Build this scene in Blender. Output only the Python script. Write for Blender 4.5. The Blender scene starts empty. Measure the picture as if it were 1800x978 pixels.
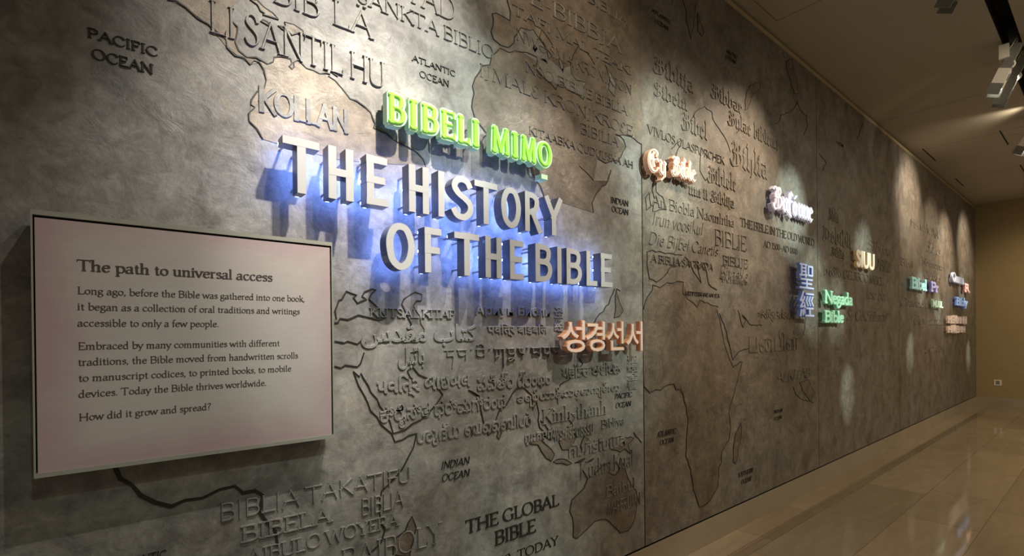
import bpy, bmesh, math, random
from mathutils import Vector, Matrix
from mathutils.geometry import tessellate_polygon
random.seed(7)
SC = bpy.context.scene
COL = SC.collection
# ------------------------------------------------------------------ camera
F, YAW, PIT, ROLL, CY = 875.54, 0.6857007, -0.0037057, -0.0103066, 594.76
CAM = Vector((0, -2.0, 1.606))
fw = Vector((math.sin(YAW)*math.cos(PIT), math.cos(YAW)*math.cos(PIT), math.sin(PIT)))
r0 = Vector((math.cos(YAW), -math.sin(YAW), 0)); u0 = r0.cross(fw)
RT = math.cos(ROLL)*r0 + math.sin(ROLL)*u0
UP = -math.sin(ROLL)*r0 + math.cos(ROLL)*u0
cd = bpy.data.cameras.new('camera'); cam = bpy.data.objects.new('camera', cd); COL.objects.link(cam)
cd.sensor_fit = 'HORIZONTAL'; cd.sensor_width = 36; cd.lens = F*36/1800
cd.shift_y = (CY-489)/1800; cd.clip_start = 0.05
m = Matrix((RT, UP, -fw)).transposed().to_4x4(); m.translation = CAM
cam.matrix_world = m; SC.camera = cam
SC.view_settings.view_transform = 'Standard'; SC.view_settings.look = 'None'
SC.view_settings.gamma = 1; SC.view_settings.use_curve_mapping = False
SC.view_settings.exposure = 0.0
wd = bpy.data.worlds.new('world'); SC.world = wd; wd.use_nodes = True
bg = wd.node_tree.nodes['Background']; bg.inputs[0].default_value = (1, .86, .66, 1); bg.inputs[1].default_value = 0.19

def ray(px, py): return fw + (px-900)/F*RT - (py-CY)/F*UP
def W(px, py, y=0.0):                      # a point of a plane parallel to the long wall, y metres off it
    d = ray(px, py); t = (y-CAM.y)/d.y; return CAM + d*t
def CZ(px, py, z):                         # a point of a level plane
    d = ray(px, py); t = (z-CAM.z)/d.z; return CAM + d*t

# ------------------------------------------------------------------ lamps
WARM = (1, .85, .66); NEU = (1, .965, .90); COOL = (.80, 1, .93)
TRK_Y, TRK_Z = -1.37, 4.12
def spot(x, tgt, power, col, ang, blend=.5, rad=.018, y=TRK_Y, z=TRK_Z):
    l = bpy.data.lights.new('track_lamp', 'SPOT'); l.energy = power; l.color = col
    l.spot_size = math.radians(ang); l.spot_blend = blend; l.shadow_soft_size = rad
    o = bpy.data.objects.new('track_lamp', l); COL.objects.link(o); o.location = (x, y, z)
    o.rotation_euler = (Vector(tgt)-o.location).to_track_quat('-Z', 'Y').to_euler(); return o
GAIN = 2.6
def sp(x, px, py, power, col, ang, blend=.5, rad=.018, y=TRK_Y, z=TRK_Z): return spot(x, W(px, py), power*GAIN, col, ang, blend, rad, y, z)
FAR_Y, FAR_Z = -3.4, 4.15                                 # second lamp row, further from the wall
LAMPS = [  # lamp x, pixel it is aimed at on the wall, power, colour, cone, blend
 (1.15, 640, 70, 140, NEU, 46, 1),
 (1.10, 650, 340, 130, NEU, 30, .7),
 (2.32, 900, 450, 125, NEU, 34, .8),
 (1.75, 845, 230, 200, COOL, 17, 1, .018, FAR_Y, FAR_Z),
 (0.83, 430, 570, 44, NEU, 34, .8),
 (1.47, 400, 600, 26, NEU, 34, .7),
 (2.70, 1085, 570, 170, COOL, 20, 1, .018, FAR_Y, FAR_Z),
 (2.60, 945, 945, 130, COOL, 14.4, 1, .018, FAR_Y, FAR_Z),
 (0.80, 720, 740, 60, COOL, 20.2, 1, .018, FAR_Y, FAR_Z),
 (0.30, 330, 930, 28, COOL, 18.7, 1, .018, FAR_Y, FAR_Z),
 (3.05, 1172, 290, 400, COOL, 21, 1, .018, FAR_Y, FAR_Z),
 (4.60, 1300, 370, 120, WARM, 60, 1),
 (5.30, 1390, 372, 520, COOL, 15, 1, .018, FAR_Y, FAR_Z),
 (5.60, 1428, 505, 300, COOL, 15, 1, .018, FAR_Y, FAR_Z),
 (6.53, 1470, 540, 240, COOL, 10.8, 1, .018, FAR_Y, FAR_Z),
 (6.90, 1490, 690, 356, COOL, 7.2, 1, .018, FAR_Y, FAR_Z),
 (7.60, 1518, 440, 300, COOL, 12.5, 1, .018, FAR_Y, FAR_Z),
 (9.40, 1598, 360, 100, WARM, 66, 1, .06),
 (9.90, 1618, 505, 300, COOL, 9.4, 1, .018, FAR_Y, FAR_Z),
 (10.6, 1648, 535, 300, COOL, 9.4, 1, .018, FAR_Y, FAR_Z),
 (9.70, 1600, 620, 341, COOL, 7.2, 1, .018, FAR_Y, FAR_Z),
 (11.6, 1662, 450, 120, WARM, 56, 1, .06),
 (13.2, 1690, 510, 300, COOL, 10.8, 1, .018, FAR_Y, FAR_Z),
 (13.8, 1702, 625, 341, COOL, 7.2, 1, .018, FAR_Y, FAR_Z),
 (13.0, 1695, 440, 90, WARM, 60, 1, .06),
 (7.00, 1480, 420, 75, WARM, 80, 1), (3.4, 1200, 520, 45, WARM, 80, 1), (10.6, 1640, 480, 60, WARM, 80, 1), (1.6, 1010, 120, 30, WARM, 60, 1),  # wide warm floods added as base fill along the wall
]
for a in LAMPS: sp(*a)
spot(8.75, (9.25, 0, 4.30), 16, (1, .86, .64), 84, 1, .04, y=-1.33, z=4.27)   # lamp washing the ceiling edge
spot(5.1, (6.65, -1.3, 4.05), 75, WARM, 16, 1, .03, y=-3.0, z=3.95)   # added lamp, put in only to brighten the cream track spotlight
# light of the room behind and beside the camera: warm ceiling lamps out of the frame
for (x, y) in ((6.5, -4.0), (10.5, -4.0)):
    l = bpy.data.lights.new('room_lamp', 'AREA'); l.shape = 'DISK'; l.size = .8; l.energy = 95; l.color = (1, .86, .64)
    o = bpy.data.objects.new('room_lamp', l); COL.objects.link(o); o.location = (x, y, 4.3)
spot(12.6, (14.72, -1.4, 1.9), 150, (1, .80, .48), 80, .9, .05, y=-2.6, z=4.2)

# ------------------------------------------------------------------ materials
def mat(name, col=(.8, .8, .8), rough=.5, metal=0, emit=None, es=0, spec=.4):
    m = bpy.data.materials.new(name); m.use_nodes = True
    b = m.node_tree.nodes['Principled BSDF']
    b.inputs['Base Color'].default_value = (*col, 1); b.inputs['Roughness'].default_value = rough
    b.inputs['Metallic'].default_value = metal; b.inputs['Specular IOR Level'].default_value = spec
    if emit: b.inputs['Emission Color'].default_value = (*emit, 1); b.inputs['Emission Strength'].default_value = es
    return m
class N:
    def __init__(s, m): s.t = m.node_tree; s.b = s.t.nodes['Principled BSDF']; s.pos = s.t.nodes.new('ShaderNodeNewGeometry').outputs['Position']
    def link(s, a, b): s.t.links.new(a, b)
    def mapping(s, scale, loc=(0, 0, 0)):
        n = s.t.nodes.new('ShaderNodeMapping'); n.inputs['Scale'].default_value = scale; n.inputs['Location'].default_value = loc; s.link(s.pos, n.inputs['Vector']); return n.outputs[0]
    def noise(s, scale, detail=5, rough=.55, dist=0, vec=None):
        n = s.t.nodes.new('ShaderNodeTexNoise'); s.link(vec or s.pos, n.inputs['Vector'])
        n.inputs['Scale'].default_value = scale; n.inputs['Detail'].default_value = detail; n.inputs['Roughness'].default_value = rough; n.inputs['Distortion'].default_value = dist
        return n.outputs['Fac']
    def ramp(s, f, stops):
        n = s.t.nodes.new('ShaderNodeValToRGB'); e = n.color_ramp.elements
        while len(e) < len(stops): e.new(.5)
        for k, (p, c) in zip(e, stops): k.position = p; k.color = (*c, 1)
        s.link(f, n.inputs[0]); return n.outputs[0]
    def mix(s, f, a, b, mode='MIX'):
        n = s.t.nodes.new('ShaderNodeMix'); n.data_type = 'RGBA'; n.blend_type = mode
        for i, v in ((0, f), (6, a), (7, b)):
            if isinstance(v, (int, float)): n.inputs[i].default_value = v
            elif isinstance(v, tuple): n.inputs[i].default_value = (*v, 1)
            else: s.link(v, n.inputs[i])
        return n.outputs[2]
    def math(s, op, a, b=0.0):
        n = s.t.nodes.new('ShaderNodeMath'); n.operation = op
        for i, v in ((0, a), (1, b)):
            if isinstance(v, (int, float)): n.inputs[i].default_value = v
            else: s.link(v, n.inputs[i])
        return n.outputs[0]
    def bump(s, h, strength, dist, prev=None):
        n = s.t.nodes.new('ShaderNodeBump'); n.inputs['Strength'].default_value = strength; n.inputs['Distance'].default_value = dist
        s.link(h, n.inputs['Height'])
        if prev: s.link(prev, n.inputs['Normal'])
        return n.outputs[0]
def plaster(name, c0, c1, c2, ochre, amount, loc, bs=.36, rr=(.40, .62)):
    m = mat(name, rough=.5, spec=.4); n = N(m)
    v = n.mapping((1, 1, 1), loc)
    base = n.ramp(n.noise(.9, 5, .6, 1.2, v), [(.32, c0), (.5, c1), (.68, c2)])
    fleck = n.ramp(n.noise(4.5, 10, .72, .5, v), [(.32, (.52, .49, .46)), (.5, (.98, .97, .95)), (.7, (1.42, 1.40, 1.36))])
    fine = n.ramp(n.noise(17, 9, .75, .6, v), [(.35, (.74, .73, .72)), (.5, (1, 1, 1)), (.66, (1.3, 1.29, 1.26))])
    c = n.mix(1.0, n.mix(1.0, base, fleck, 'MULTIPLY'), fine, 'MULTIPLY')
    oc = n.ramp(n.noise(2.6, 8, .7, 1.5, v), [(.57, (0, 0, 0)), (.72, (1, 1, 1))])
    k = n.math('MULTIPLY', oc, amount); c = n.mix(k, c, ochre)
    n.link(c, n.b.inputs['Base Color'])
    h1 = n.noise(9, 8, .68, 1.3, v); h2 = n.noise(45, 5, .65, .8, v)
    nb = n.bump(h1, bs, .012 if bs < .5 else .02); nb = n.bump(h2, .3, .0035, nb); n.link(nb, n.b.inputs['Normal'])
    r = n.ramp(n.noise(6, 5, .6, 1, v), [(.3, (rr[0],)*3), (.7, (rr[1],)*3)]); n.link(r, n.b.inputs['Roughness'])
    return m
GREY, TAUPE = (.185, .182, .172), (.215, .203, .183)
M = {}
M['plaster'] = plaster('plaster_grey', GREY, TAUPE, (.205, .180, .152), (.29, .20, .11), .30, (3.1, 0, 1.7))
M['plaster_brown'] = plaster('plaster_brown', (.180, .166, .148), (.172, .148, .122), (.152, .124, .096), (.20, .148, .092), .30, (0, 0, 5), .62, (.30, .5))
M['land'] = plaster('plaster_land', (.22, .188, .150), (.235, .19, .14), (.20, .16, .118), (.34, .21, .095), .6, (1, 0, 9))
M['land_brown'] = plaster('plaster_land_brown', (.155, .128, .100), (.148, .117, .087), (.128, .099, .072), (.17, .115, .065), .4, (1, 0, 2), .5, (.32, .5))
M['sea'] = plaster('plaster_sea', (.175, .172, .160), (.19, .182, .165), (.18, .168, .15), (.22, .19, .14), .2, (8, 0, 4))
M['groove_shade'] = mat('coast_groove_shade', (.022, .017, .013), .55)  # dark strip colour standing in for carved coast grooves and their shade
M['caption'] = mat('caption_ink', (.020, .016, .014), .5)
M['caption_worn'] = mat('caption_ink_worn', (.060, .048, .036), .5)
M['black'] = mat('black_void', (.004, .004, .004), .8)
M['tan'] = mat('tan_trim', (.42, .33, .19), .6)
def simple(name, c0, c1, scale, rough, bump=.1, spec=.4, dist=.002, stretch=(1, 1, 1)):
    m = mat(name, rough=rough, spec=spec); n = N(m); v = n.mapping(stretch)
    f = n.noise(scale, 6, .6, .6, v); n.link(n.ramp(f, [(.3, c0), (.7, c1)]), n.b.inputs['Base Color'])
    n.link(n.bump(f, bump, dist), n.b.inputs['Normal']); return m
M['ceiling'] = simple('ceiling_paint', (.40, .355, .285), (.42, .375, .30), 3, .8)
M['endwall'] = simple('tan_wall_covering', (.30, .225, .115), (.34, .26, .135), 6, .7, .1, stretch=(1, 1, 4))
M['base'] = simple('limestone_base', (.30, .245, .175), (.36, .295, .21), 2.5, .35, .05)
M['steel'] = simple('brushed_steel', (.13, .13, .14), (.18, .18, .18), 30, .30, .05)
M['steel'].node_tree.nodes['Principled BSDF'].inputs['Metallic'].default_value = .6
M['white'] = mat('white_enamel', (.44, .43, .415), .5)
M['blue'] = mat('blue_halo_led', (.02, .05, .3), emit=(.17, .31, 1.0), es=38)
M['frame'] = simple('frame_metal', (.26, .26, .215), (.29, .29, .24), 20, .42, .03)
M['text'] = mat('print_brown_ink', (.060, .042, .038), .6)
M['pin'] = mat('pin_metal', (.35, .35, .35), .3, 1)
M['cream'] = mat('cream_enamel', (.82, .78, .66), .45)
M['darkgrey'] = mat('dark_grey_metal', (.05, .05, .05), .5)
M['midgrey'] = mat('grey_metal', (.25, .25, .22), .4, .3)
M['glow'] = mat('lamp_lens', (.9, .9, .9), .2, emit=(1, .96, .85), es=6)
M['outlet'] = mat('outlet_white', (.75, .68, .58), .4)
def floor_mat():
    m = mat('floor_stone', rough=.08, spec=.6); n = N(m)
    a = n.t.nodes.new('ShaderNodeAttribute'); a.attribute_name = 'tile'
    v = n.mapping((.6, 2.2, 1)); f = n.noise(2.2, 8, .62, 1.2, v)
    c = n.ramp(f, [(.3, (.32, .245, .155)), (.7, (.40, .31, .205))])
    c = n.mix(1.0, c, a.outputs['Color'], 'MULTIPLY'); n.link(c, n.b.inputs['Base Color'])
    n.link(n.ramp(n.noise(1.5, 4, .6), [(.3, (.035,)*3), (.7, (.085,)*3)]), n.b.inputs['Roughness'])
    n.link(n.bump(n.noise(3, 3), .03, .004), n.b.inputs['Normal']); return m
M['floor'] = floor_mat()
def sign_mat():
    m = mat('sign_print', rough=.55, spec=.3); n = N(m)
    tc = n.t.nodes.new('ShaderNodeTexCoord'); sx = n.t.nodes.new('ShaderNodeSeparateXYZ'); n.link(tc.outputs['Generated'], sx.inputs[0])
    ax = n.math('ABSOLUTE', n.math('SUBTRACT', sx.outputs[0], .52)); az = n.math('ABSOLUTE', n.math('SUBTRACT', sx.outputs[2], .52))
    d = n.math('MAXIMUM', ax, az); d = n.math('ADD', d, n.math('MULTIPLY', n.math('SUBTRACT', n.noise(5, 6), .5), .28))
    c = n.ramp(d, [(.22, (.43, .402, .368)), (.37, (.425, .375, .348)), (.5, (.385, .285, .282))])
    v = n.mapping((6, 6, 50)); fib = n.ramp(n.noise(3, 6, .6, .3, v), [(.3, (.96, .96, .96)), (.7, (1.03, 1.03, 1.02))])
    n.link(n.mix(1.0, c, fib, 'MULTIPLY'), n.b.inputs['Base Color']); return m
M['sign'] = sign_mat()
NEON = {  # face colour, side colour, how strongly it is lit from inside
 'green': ((.23, .56, .05), (.40, .62, .36), .36), 'orange': ((.72, .52, .42), (.70, .32, .15), .10),
 'peach': ((.78, .62, .54), (.75, .42, .26), .16), 'lilac': ((.74, .70, .78), (.60, .55, .68), .24), 'blue': ((.62, .68, .86), (.20, .27, .62), .22),
 'mint': ((.45, .80, .55), (.30, .62, .40), .18), 'yellow': ((.85, .77, .60), (.80, .60, .30), .22), 'teal': ((.48, .78, .74), (.34, .60, .58), .20),
 'violet': ((.60, .58, .88), (.32, .30, .72), .20), 'lime': ((.66, .82, .66), (.48, .68, .48), .18), 'ice': ((.70, .74, .88), (.50, .54, .72), .20),
 'red': ((.80, .48, .42), (.66, .28, .22), .15), 'sky': ((.45, .62, .92), (.20, .34, .76), .22), 'salmon': ((.78, .65, .56), (.72, .52, .40), .12)}
for k, (fc, bc, es) in NEON.items():
    M[k+'_face'] = mat(k+'_acrylic_face', fc, .35, emit=fc, es=es)
    M[k+'_body'] = mat(k+'_acrylic_side', bc, .3, emit=bc, es=es*.35)

# ------------------------------------------------------------------ mesh helpers
class MB:
    def __init__(s): s.v = []; s.f = []
    def add(s, vs, fs): o = len(s.v); s.v += [tuple(v) for v in vs]; s.f += [tuple(i+o for i in q) for q in fs]
    def box(s, a, b):
        x0, y0, z0 = a; x1, y1, z1 = b
        s.add([(x0, y0, z0), (x1, y0, z0), (x1, y1, z0), (x0, y1, z0), (x0, y0, z1), (x1, y0, z1), (x1, y1, z1), (x0, y1, z1)],
              [(0, 3, 2, 1), (4, 5, 6, 7), (0, 1, 5, 4), (1, 2, 6, 5), (2, 3, 7, 6), (3, 0, 4, 7)])
    def obox(s, c, ax, ay, az):            # oriented box: centre and half axes
        c, ax, ay, az = map(Vector, (c, ax, ay, az)); vs = []
        for k in (-1, 1):
            for (i, j) in ((-1, -1), (1, -1), (1, 1), (-1, 1)): vs.append(c+ax*i+ay*j+az*k)
        s.add(vs, [(0, 3, 2, 1), (4, 5, 6, 7), (0, 1, 5, 4), (1, 2, 6, 5), (2, 3, 7, 6), (3, 0, 4, 7)])
    def tube(s, pts, r, n=8):
        pts = [Vector(p) for p in pts]; k = len(pts); vs = []
        for i, p in enumerate(pts):
            t = (pts[min(i+1, k-1)]-pts[max(i-1, 0)]).normalized()
            a = t.cross(Vector((0, 0, 1)));
            if a.length < .05: a = t.cross(Vector((1, 0, 0)))
            a.normalize(); b = t.cross(a)
            rr = r[i] if isinstance(r, (list, tuple)) else r
            vs += [p + a*rr*math.cos(2*math.pi*j/n) + b*rr*math.sin(2*math.pi*j/n) for j in range(n)]
        fs = [(i*n+j, i*n+(j+1) % n, (i+1)*n+(j+1) % n, (i+1)*n+j) for i in range(k-1) for j in range(n)]
        fs += [tuple(range(n-1, -1, -1)), tuple((k-1)*n+j for j in range(n))]
        s.add(vs, fs)
    def plate(s, pts, y0, y1):             # polygon on the wall (X,Z) between two depths
        pts = [p for i, p in enumerate(pts) if i == 0 or (abs(p[0]-pts[i-1][0])+abs(p[1]-pts[i-1][1]) > 1e-4)]
        n = len(pts); tri = tessellate_polygon([[Vector((p[0], p[1], 0)) for p in pts]])
        s.add([(p[0], y1, p[1]) for p in pts] + [(p[0], y0, p[1]) for p in pts],
              list(tri) + [(i, (i+1) % n, n+(i+1) % n, n+i) for i in range(n)])
    def strip(s, pts, hw, y0, y1, bev=0.0, closed=False):   # swept stroke on the wall; hw = half width per point
        n = len(pts); vs = []
        for i in range(n):
            a = pts[i-1] if (i > 0 or closed) else pts[i]; b = pts[(i+1) % n] if (i < n-1 or closed) else pts[i]
            tx, tz = b[0]-a[0], b[1]-a[1]; l = math.hypot(tx, tz) or 1; nx, nz = -tz/l, tx/l
            w = hw[i]; wt = max(w-bev, w*.35); x, z = pts[i]
            vs += [(x+nx*w, y0, z+nz*w), (x+nx*wt, y1, z+nz*wt), (x-nx*wt, y1, z-nz*wt), (x-nx*w, y0, z-nz*w)]
        fs = []
        for i in range(n if closed else n-1):
            j = (i+1) % n
            for k in range(3): fs.append((4*i+k, 4*j+k, 4*j+k+1, 4*i+k+1))
        if not closed: fs += [(0, 1, 2, 3), (4*n-1, 4*n-2, 4*n-3, 4*n-4)]
        s.add(vs, fs)
    def build(s, name, m, parent=None, origin=None, smooth=False, recalc=True):
        me = bpy.data.meshes.new(name); o0 = Vector(origin or (0, 0, 0))
        me.from_pydata([tuple(Vector(v)-o0) for v in s.v], [], s.f); me.validate()
        if recalc:
            b = bmesh.new(); b.from_mesh(me); bmesh.ops.recalc_face_normals(b, faces=b.faces); b.to_mesh(me); b.free()
        me.materials.append(M[m] if isinstance(m, str) else m)
        if smooth:
            for p in me.polygons: p.use_smooth = True
        o = bpy.data.objects.new(name, me); COL.objects.link(o)
        if parent: o.parent = parent
        else: o.location = o0
        return o
def tag(o, label, cat, group=None):
    o['label'] = label; o['category'] = cat
    if group: o['group'] = group
    return o
def thing(name, loc, label, cat, group=None):
    e = bpy.data.objects.new(name, None); COL.objects.link(e); e.location = loc; e.empty_display_size = .05
    return tag(e, label, cat, group)
def struct(o): o['kind'] = 'structure'; return o

# ------------------------------------------------------------------ stroke lettering (every letter drawn as pen strokes)
G = {
'A': (92, "l8,0^ 46,100;l46,100 84,0^;l24,36 70,36"), 'B': (74, "l16,0< 16,100<;s16,100 44,100 60,92 62,76 56,60 40,54 16,54;s16,54 44,54 62,46 68,28 60,8 42,0 16,0"),
'C': (88, "s80,78 70,94 50,101 28,92 12,68 10,42 22,14 46,-1 68,4 82,22"), 'D': (94, "l16,0< 16,100<;s16,100 48,100 72,86 84,60 82,34 68,10 44,0 16,0"),
'E': (70, "l16,0< 16,100<;l16,100 62,100!;l16,52 54,52;l16,0 64,0!"), 'F': (66, "l16,0^ 16,100<;l16,100 60,100!;l16,50 52,50"),
'G': (94, "s80,78 70,94 50,101 28,92 12,68 10,42 22,14 46,-1 68,3 82,12;l82,44^ 82,8"), 'H': (96, "l16,0^ 16,100^;l80,0^ 80,100^;l16,52 80,52"),
'I': (36, "l18,0^ 18,100^"), 'J': (46, "l28,100^ 28,14;s28,24 26,4 16,-10 2,-12"), 'K': (84, "l16,0^ 16,100^;l74,100^ 18,46;l32,58 80,0^"),
'L': (66, "l16,0< 16,100^;l16,0 62,0!"), 'M': (112, "l14,0^ 18,100<;l18,100 56,4;l56,4 94,100;l98,0^ 94,100>"), 'N': (96, "l14,0^ 14,100<;l14,100 82,0;l82,0 82,100^"),
'O': (100, "c50,101 26,94 10,70 9,44 20,14 50,-1 78,12 91,40 90,68 74,94"), 'P': (70, "l16,0^ 16,100<;s16,100 44,100 62,90 64,72 56,54 40,48 16,48"),
'Q': (100, "c50,101 26,94 10,70 9,44 20,14 50,-1 78,12 91,40 90,68 74,94;s52,2 70,-14 96,-18"),
'R': (80, "l16,0^ 16,100<;s16,100 44,100 62,90 64,74 56,58 40,50 16,50;l42,50 76,0^"), 'S': (64, "s54,80 46,96 30,101 16,93 12,77 22,62 42,48 54,33 52,13 36,-1 18,3 8,20"),
'T': (80, "l40,0^ 40,100;l4,100! 76,100!"), 'U': (94, "l16,100^ 16,36;s16,44 16,22 26,4 48,-1 70,6 78,24 78,46;l78,36 78,100^"),
'V': (88, "l6,100^ 44,0;l44,0 82,100^"), 'W': (128, "l6,100^ 36,0;l36,0 64,92;l64,92 92,0;l92,0 122,100^"), 'X': (84, "l8,100^ 76,0^;l76,100^ 8,0^"),
'Y': (82, "l6,100^ 41,48;l76,100^ 41,48;l41,52 41,0^"), 'Z': (76, "l10,100! 66,100;l66,100 8,0;l8,0 70,0!"),
'a': (54, "s10,48 18,60 32,62 40,52 40,30;l40,46 40,10;s40,12 44,0 52,3;s40,36 22,32 8,22 9,6 20,-1 32,4 40,14"), 'b': (60, "l14,2 14,104<;s14,46 26,60 42,60 54,44 54,20 42,2 28,-1 14,8"),
'c': (52, "s46,50 36,61 22,60 10,44 9,22 20,2 34,-1 48,10"), 'd': (62, "l46,104< 46,0>;s46,48 34,62 20,58 9,40 9,18 20,0 32,0 46,14"),
'e': (54, "l10,36 46,36;s46,36 44,54 30,62 16,54 9,34 12,12 26,-1 38,2 48,12"), 'f': (36, "s40,98 30,104 20,96 17,78 17,60;l17,66 17,0^;l4,60 34,60"),
'g': (56, "c27,62 12,56 9,42 16,30 28,28 42,34 45,48 38,60;s18,30 10,20 16,12 34,8 48,2 48,-18 30,-32 12,-28 5,-14 14,0 26,6;l40,58 54,60"),
'h': (64, "l14,0^ 14,104<;s14,44 26,58 38,62 48,52 48,34;l48,38 48,0^"), 'i': (30, "l15,0^ 15,62<;d15,86"), 'j': (30, "l18,62< 18,-8;s18,0 16,-22 4,-32;d18,86"),
'k': (60, "l14,0^ 14,104<;l46,62^ 16,28;l26,38 54,0^"), 'l': (30, "l15,0^ 15,104<"),
'm': (96, "l14,0^ 14,62<;s14,44 24,58 36,62 46,52 46,34;l46,38 46,0^;s46,44 56,58 68,62 78,52 78,34;l78,38 78,0^"), 'n': (64, "l14,0^ 14,62<;s14,44 26,58 38,62 48,52 48,34;l48,38 48,0^"),
'o': (58, "c29,62 14,54 8,36 10,14 29,-1 44,8 51,28 48,50"), 'p': (62, "l14,-34^ 14,62<;s14,46 26,60 42,60 54,44 54,20 42,2 28,-1 14,8"),
'q': (62, "l46,-34^ 46,62;s46,48 34,62 20,58 9,40 9,18 20,0 32,0 46,14"), 'r': (43, "l14,0^ 14,62<;s14,42 22,56 32,62 40,58"),
's': (44, "s38,48 30,61 18,61 10,52 14,40 28,32 38,20 34,4 20,-1 8,10"), 't': (38, "l18,80 18,14;s18,20 20,4 28,-1 37,5;l5,60 34,60"),
'u': (64, "l14,62< 14,20;s14,26 16,8 26,-1 38,4 48,18;l48,62< 48,0>"), 'v': (56, "l5,62^ 28,0;l28,0 51,62^"), 'w': (84, "l5,62^ 24,0;l24,0 42,58;l42,58 60,0;l60,0 79,62^"),
'x': (56, "l6,62^ 50,0^;l50,62^ 6,0^"), 'y': (56, "l5,62^ 28,2;l51,62^ 22,-20;s26,-10 18,-30 6,-32"), 'z': (50, "l8,62 42,62;l42,62 6,0;l6,0 46,0"),
'0': (62, "c31,100 14,90 8,60 9,30 20,3 31,-1 46,8 54,36 53,68 44,94"), '1': (40, "l22,0^ 22,100;l22,100 8,86"), '3': (56, "s8,86 24,101 42,94 46,76 36,58 22,54;s22,54 42,50 52,32 44,8 24,-1 8,8"),
'5': (56, "l14,100 46,100;l14,100 12,56;s12,56 32,62 48,50 50,26 38,4 20,-1 6,8"), '6': (58, "s46,96 26,84 12,58 8,28 18,4 32,-1 46,10 50,30 42,52 28,58 12,44"),
'8': (58, "c29,101 14,92 12,74 29,54 46,36 50,18 42,2 29,-1 16,3 8,18 12,36 29,54 46,72 45,92"), '.': (24, "d12,4"), ',': (24, "d12,4;l14,4 8,-14"), '?': (46, "s8,84 16,98 30,101 42,90 40,72 26,56 22,40;l22,44 22,28;d22,4"),
'-': (40, "l6,36 34,36"), '–': (64, "l4,38 60,38"), "'": (20, "l10,104 10,80"), ' ': (30, ""),
'Ä': (92, "l8,0^ 46,100;l46,100 84,0^;l24,36 70,36;d34,122;d58,122"), 'á': (54, "s10,48 18,60 32,62 40,52 40,30;l40,46 40,10;s40,12 44,0 52,3;s40,36 22,32 8,22 9,6 20,-1 32,4 40,14;l24,74 38,92"),
'ó': (58, "c29,62 14,54 8,36 10,14 29,-1 44,8 51,28 48,50;l26,76 40,94"), 'Ọ': (100, "c50,101 26,94 10,70 9,44 20,14 50,-1 78,12 91,40 90,68 74,94"),
'Ə': (88, "s14,82 36,101 62,96 82,70 84,42 70,10 44,-1 22,12 10,46;l12,50 84,50"), 'Ɛ': (64, "s56,82 40,101 18,92 16,70 34,54;s34,54 10,44 8,18 30,-1 58,16"),
}
def stm(x, y0=8, y1=56): return "l%g,%g %g,%g;l%g,%g %g,%g;l%g,%g %g,%g" % (x, y0, x, y1, x-7, y1+5, x+7, y1-5, x-7, y0+5, x+7, y0-5)
GB = {'i': (26, stm(13)+";l9,80 18,72"), 'j': (26, stm(13, -10)+";l13,-10 2,-26;l9,80 18,72"), 'l': (26, stm(13, 8, 98)), 'u': (50, stm(13)+";"+stm(38)+";l13,6 38,16"), 'n': (50, stm(13)+";"+stm(38)+";l13,46 36,60"),
 'm': (76, stm(13)+";"+stm(38)+";"+stm(63)+";l13,46 36,60;l38,46 61,60"), 'b': (50, stm(13, 8, 100)+";l38,10 38,52;l14,50 34,62;l32,60 42,50;l14,4 38,12;l8,8 18,0"), 'h': (50, stm(13, 8, 100)+";l38,-8 38,52;l14,50 34,62;l38,-8 28,-22"),
 'o': (48, "l12,10 12,52;l36,10 36,54;l8,56 20,48;l20,60 40,50;l8,12 26,0;l26,0 38,12"), 'e': (44, "l12,10 12,52;l8,56 24,62;l22,62 36,46;l36,46 12,30;l8,12 24,0;l24,0 38,10"), 'a': (48, stm(36)+";l10,14 10,32;l10,32 34,40;l8,14 22,2;l22,2 36,12;l8,56 30,60"),
 'r': (36, stm(13)+";l20,50 28,60;l24,60 36,50"), 'y': (50, stm(13)+";l38,-6 38,56;l32,60 44,52;l13,6 38,14;l38,-6 14,-28"), 'd': (48, "l12,10 12,50;l8,54 20,46;l20,62 38,40;l38,40 36,10;l20,62 6,90;l8,12 26,0;l26,0 38,12"),
 'f': (34, stm(13, -8, 84)+";l13,88 24,100;l20,100 34,90;l2,58 30,60"), 'g': (50, "l12,12 12,50;l8,54 22,62;l36,-10 36,56;l12,60 46,60;l12,8 36,16;l36,-10 12,-26"), 's': (40, "l30,62 12,46;l10,48 34,22;l34,24 10,2;l22,58 36,50;l6,12 18,2"),
 't': (34, stm(14, 8, 76)+";l4,58 30,60"), 'ó': (48, "l12,10 12,52;l36,10 36,54;l8,56 20,48;l20,60 40,50;l8,12 26,0;l26,0 38,12;l20,76 38,96"), ' ': (26, ""),
 'B': (80, "s14,84 26,98 36,86 30,60 28,30 20,12;l34,96 62,92;s40,96 60,98 66,80 56,62 38,54;s38,54 64,56 72,34 62,10 40,2;s40,2 22,-2 10,10 6,22;l46,92 46,8;l20,56 40,52"),
 'E': (76, "s66,88 50,100 28,94 14,72 12,40 22,14 42,2 62,10 72,26;s46,92 36,70 38,40 44,22;l36,54 64,60;l60,64 68,54;s24,76 16,60 20,50;l66,88 60,72"), 'D': (80, "s10,92 30,98 56,88 70,64 68,32 50,8 26,0 8,12;l24,92 24,10;l40,92 40,6"),
 'S': (64, "s56,84 40,100 18,88 18,66 36,52 54,36 50,12 30,0 8,12;l36,96 34,8"), 'N': (84, stm(16, 6, 92)+";l16,92 60,12;"+stm(66, 8, 94))}
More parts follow.
